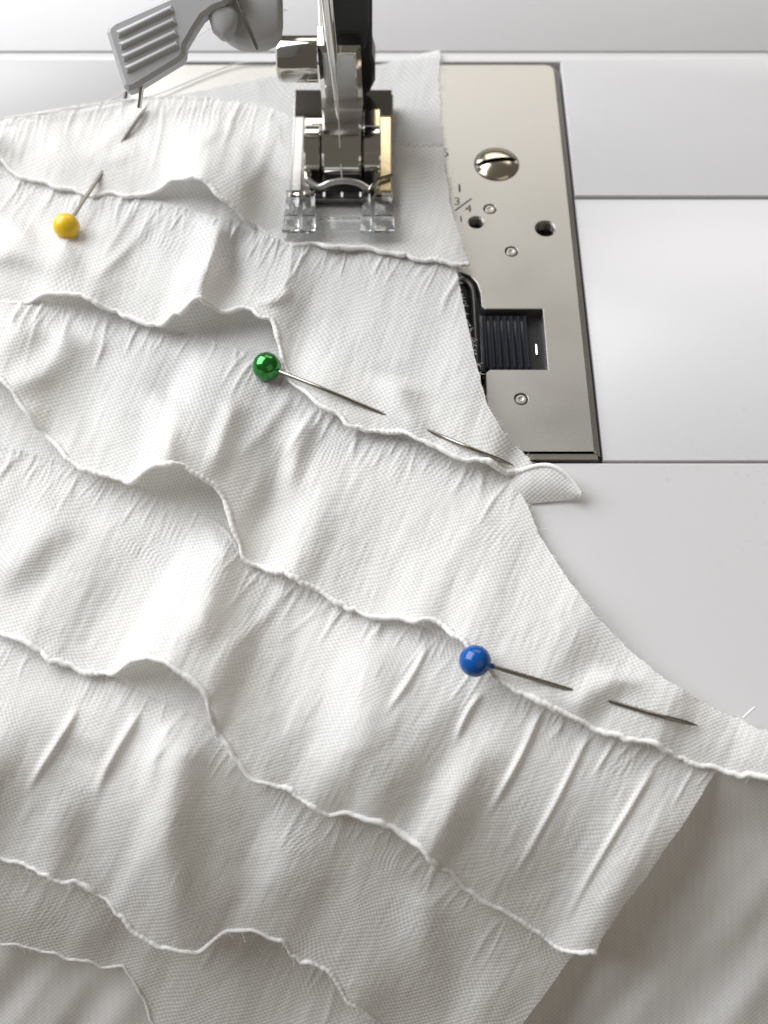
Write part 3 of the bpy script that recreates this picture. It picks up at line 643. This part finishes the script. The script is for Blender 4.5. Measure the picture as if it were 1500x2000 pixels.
# tier 5
tier(fab, 'ruffle_tier', 27, [(-120, 1120), (0, 1150), (150, 1190), (300, 1220), (460, 1310), (600, 1440), (760, 1530), (880, 1620), (1020, 1700), (1200, 1800), (1400, 1900)],
     [(-120, 1650, 2), (-40, 1668, 2), (0, 1676, 2), (50, 1686, 2), (120, 1720, 2), (170, 1733, 2), (210, 1756, 2), (225, 1780, 3), (250, 1802, 3), (270, 1830, 3), (310, 1850, 3), (350, 1858, 3), (395, 1860, 2.5), (418, 1832, 2), (442, 1815, 2), (500, 1821, 2), (560, 1850, 2), (590, 1880, 2), (640, 1890, 2), (660, 1930, 2), (720, 1985, 2), (800, 2050, 2), (1000, 2200, 2), (1200, 2300, 2)],
     cut=[(1330, 1600), (1180, 1800), (1100, 1890), (1020, 2000), (900, 2170), (840, 2260)], seed=67, seam=[(-100,1200),(0,1243),(90,1288),(230,1325),(330,1375),(405,1420),(460,1480),(560,1541),(640,1588),(770,1618),(880,1710),(1020,1800),(1165,1866)], ncrease=20, belly=1.4, nu=900, base=-1.0, pleat=0.7, hemr=0.40,
     folds=[(400, 1440, 310, 1860, 50, 2.8), (490, 1500, 430, 1830, 46, -1.0), (200, 1480, 90, 1700, 60, -1.6), (330, 1420, 290, 1560, 14, 0.8), (140, 1390, 60, 1550, 8, 0.8), (260, 1400, 190, 1560, 9, 0.9), (860, 1760, 760, 1990, 50, 1.5)])
# tier 6
tier(fab, 'ruffle_tier', 24, [(-120, 1560), (0, 1600), (200, 1650), (450, 1720), (700, 1800), (900, 1900), (1200, 2000)],
     [(-120, 1820, 2), (0, 1842, 2), (60, 1852, 2), (130, 1872, 2), (240, 1895, 2), (262, 1925, 2), (286, 1946, 2), (296, 1985, 2), (320, 2040, 2), (500, 2140, 2), (900, 2320, 2)],
     cut=[(1100, 1780), (1000, 1960), (900, 2120), (800, 2300)], seed=83, seam=[(-100,1655),(0,1676),(120,1720),(210,1756),(395,1790),(500,1822),(640,1890),(720,1985),(1000,2200)], ncrease=18, belly=1.2, nu=620, nv=110, base=-7.0, pleat=0.6, hemr=0.32)

# plain cloth hanging below
pc = np.meshgrid(np.linspace(-160, 1680, 300), np.linspace(1455, 2230, 150))
off = -0.15-4.8*sstep(1480, 1640, pc[1])-5.5*sstep(1640, 1800, pc[1])*(1-sstep(1000, 1250, pc[0]))+sstep(1490, 1700, pc[1])*(vnoise((pc[0]+pc[1]*0.55)/150, (pc[1]-pc[0]*0.3)/330, 91)*1.1+vnoise((pc[0]+pc[1]*0.7)/60, pc[1]/150, 92)*0.35)
pp = unproject(pc[0], pc[1], off)
oc = grid_mesh('draped_cloth', pp, np.stack([pc[0], pc[1]], -1)/100, 'under', None)
props(oc, 'plain cloth in shade hanging below the ruffles at lower right', 'cloth')

# ------------------------------------------------------------------ pins and threads
CP_ALL = np.concatenate(CLOTH_PTS); CX, CY, CD = proj(CP_ALL)
def cloth_at(px, py, up=0.0):
    d = np.hypot(CX-px, CY-py); i = np.where(d < 7)[0]
    if len(i) == 0: i = np.array([np.argmin(d)])
    j = i[np.argmax(CP_ALL[i, 2])]
    return P(px, py, CP_ALL[j, 2]+up)
def pin(head, rpx, pts, mat, label):
    """pts: (px, py, height over the cloth)"""
    q = cloth_at(*head); dep = float(proj(q)[2]); r = rpx*dep/FPX
    h = P(head[0], head[1], q[2]+r*0.8); 
    t = thing('pin', tuple(float(v) for v in q), label, 'pin', 'ball-head pins in the fabric')
    line = [h]+[cloth_at(*p) for p in pts]
    d = Vector(line[1])-Vector(h); dn = d.normalized()
    prof = [(-r*math.cos(a), r*math.sin(a)) for a in np.linspace(0.02, math.pi-0.2, 22)]+[(r*1.05, 0.45), (r*1.25, 0.36), (r*1.3, 0.1)]
    hd = meshobj('pin_head', *g_lathe(prof, h, dn, 36), mat, t, angle=60)
    ln = smooth_line(line, 60); rad = np.r_[np.full(55, 0.36), np.linspace(0.34, 0.08, 5)]
    meshobj('pin_shaft', *g_tube(ln, rad, 10), 'steel', t)
    return t
pin((130, 442), 25, [(197, 341, -0.1), (220, 306, -1.2), (243, 270, -0.15), (287, 208, 0.5)], 'yellow', 'yellow ball-head pin stuck in the top ruffle at left')
pin((521, 716), 28, [(630, 759, 0.9), (730, 801, -0.1), (796, 826, -1.2), (862, 852, 0.1), (930, 880, 0.6), (1003, 909, 0.6)], 'green', 'green pearly ball-head pin in the fabric below the presser foot')
pin((928, 1291), 31, [(1020, 1319, 1.0), (1098, 1343, -0.1), (1168, 1363, -1.2), (1238, 1384, 0.0), (1300, 1401, 0.6), (1363, 1417, 0.5)], 'blue', 'blue ball-head pin near the lower right edge of the fabric')

def thread(pts, label, r=0.11):
    o = meshobj('thread', *g_tube(smooth_line(pts, 90), r, 6), 'thread', angle=180)
    return props(o, label, 'thread', 'sewing threads')
thread([PY(628, -30, 154), PY(640, 80, 155), PY(655, 180, 156), tuple(np.array(PY(661, 222, 156.4))), PY(664, 290, 154.5), tuple(P(668, 352, 4.6))], 'white thread running down the needle into the presser foot')
thread([P(535, 121, 0.5), P(470, 123, 0.6), P(410, 142, 0.6), P(360, 163, 0.6), P(300, 186, 0.8), P(230, 199, 1.6), P(120, 216, 2.2), P(0, 232, 2.6), P(-60, 245, 2.6)], 'white thread tail lying along the top edge of the fabric', 0.13)
thread([P(560, 20, 10), P(480, 14, 14), P(410, 55, 12), P(360, 92, 8), P(280, 150, 4), P(215, 195, 1.2), P(120, 214, 1.6), P(0, 232, 2.2)], 'thin white thread passing behind the grey lever', 0.12)
thread([P(1452, 1402, 2.4), P(1462, 1392, 3.0), P(1474, 1382, 3.4)], 'short loose white thread end at the right cut edge of the fabric', 0.16)
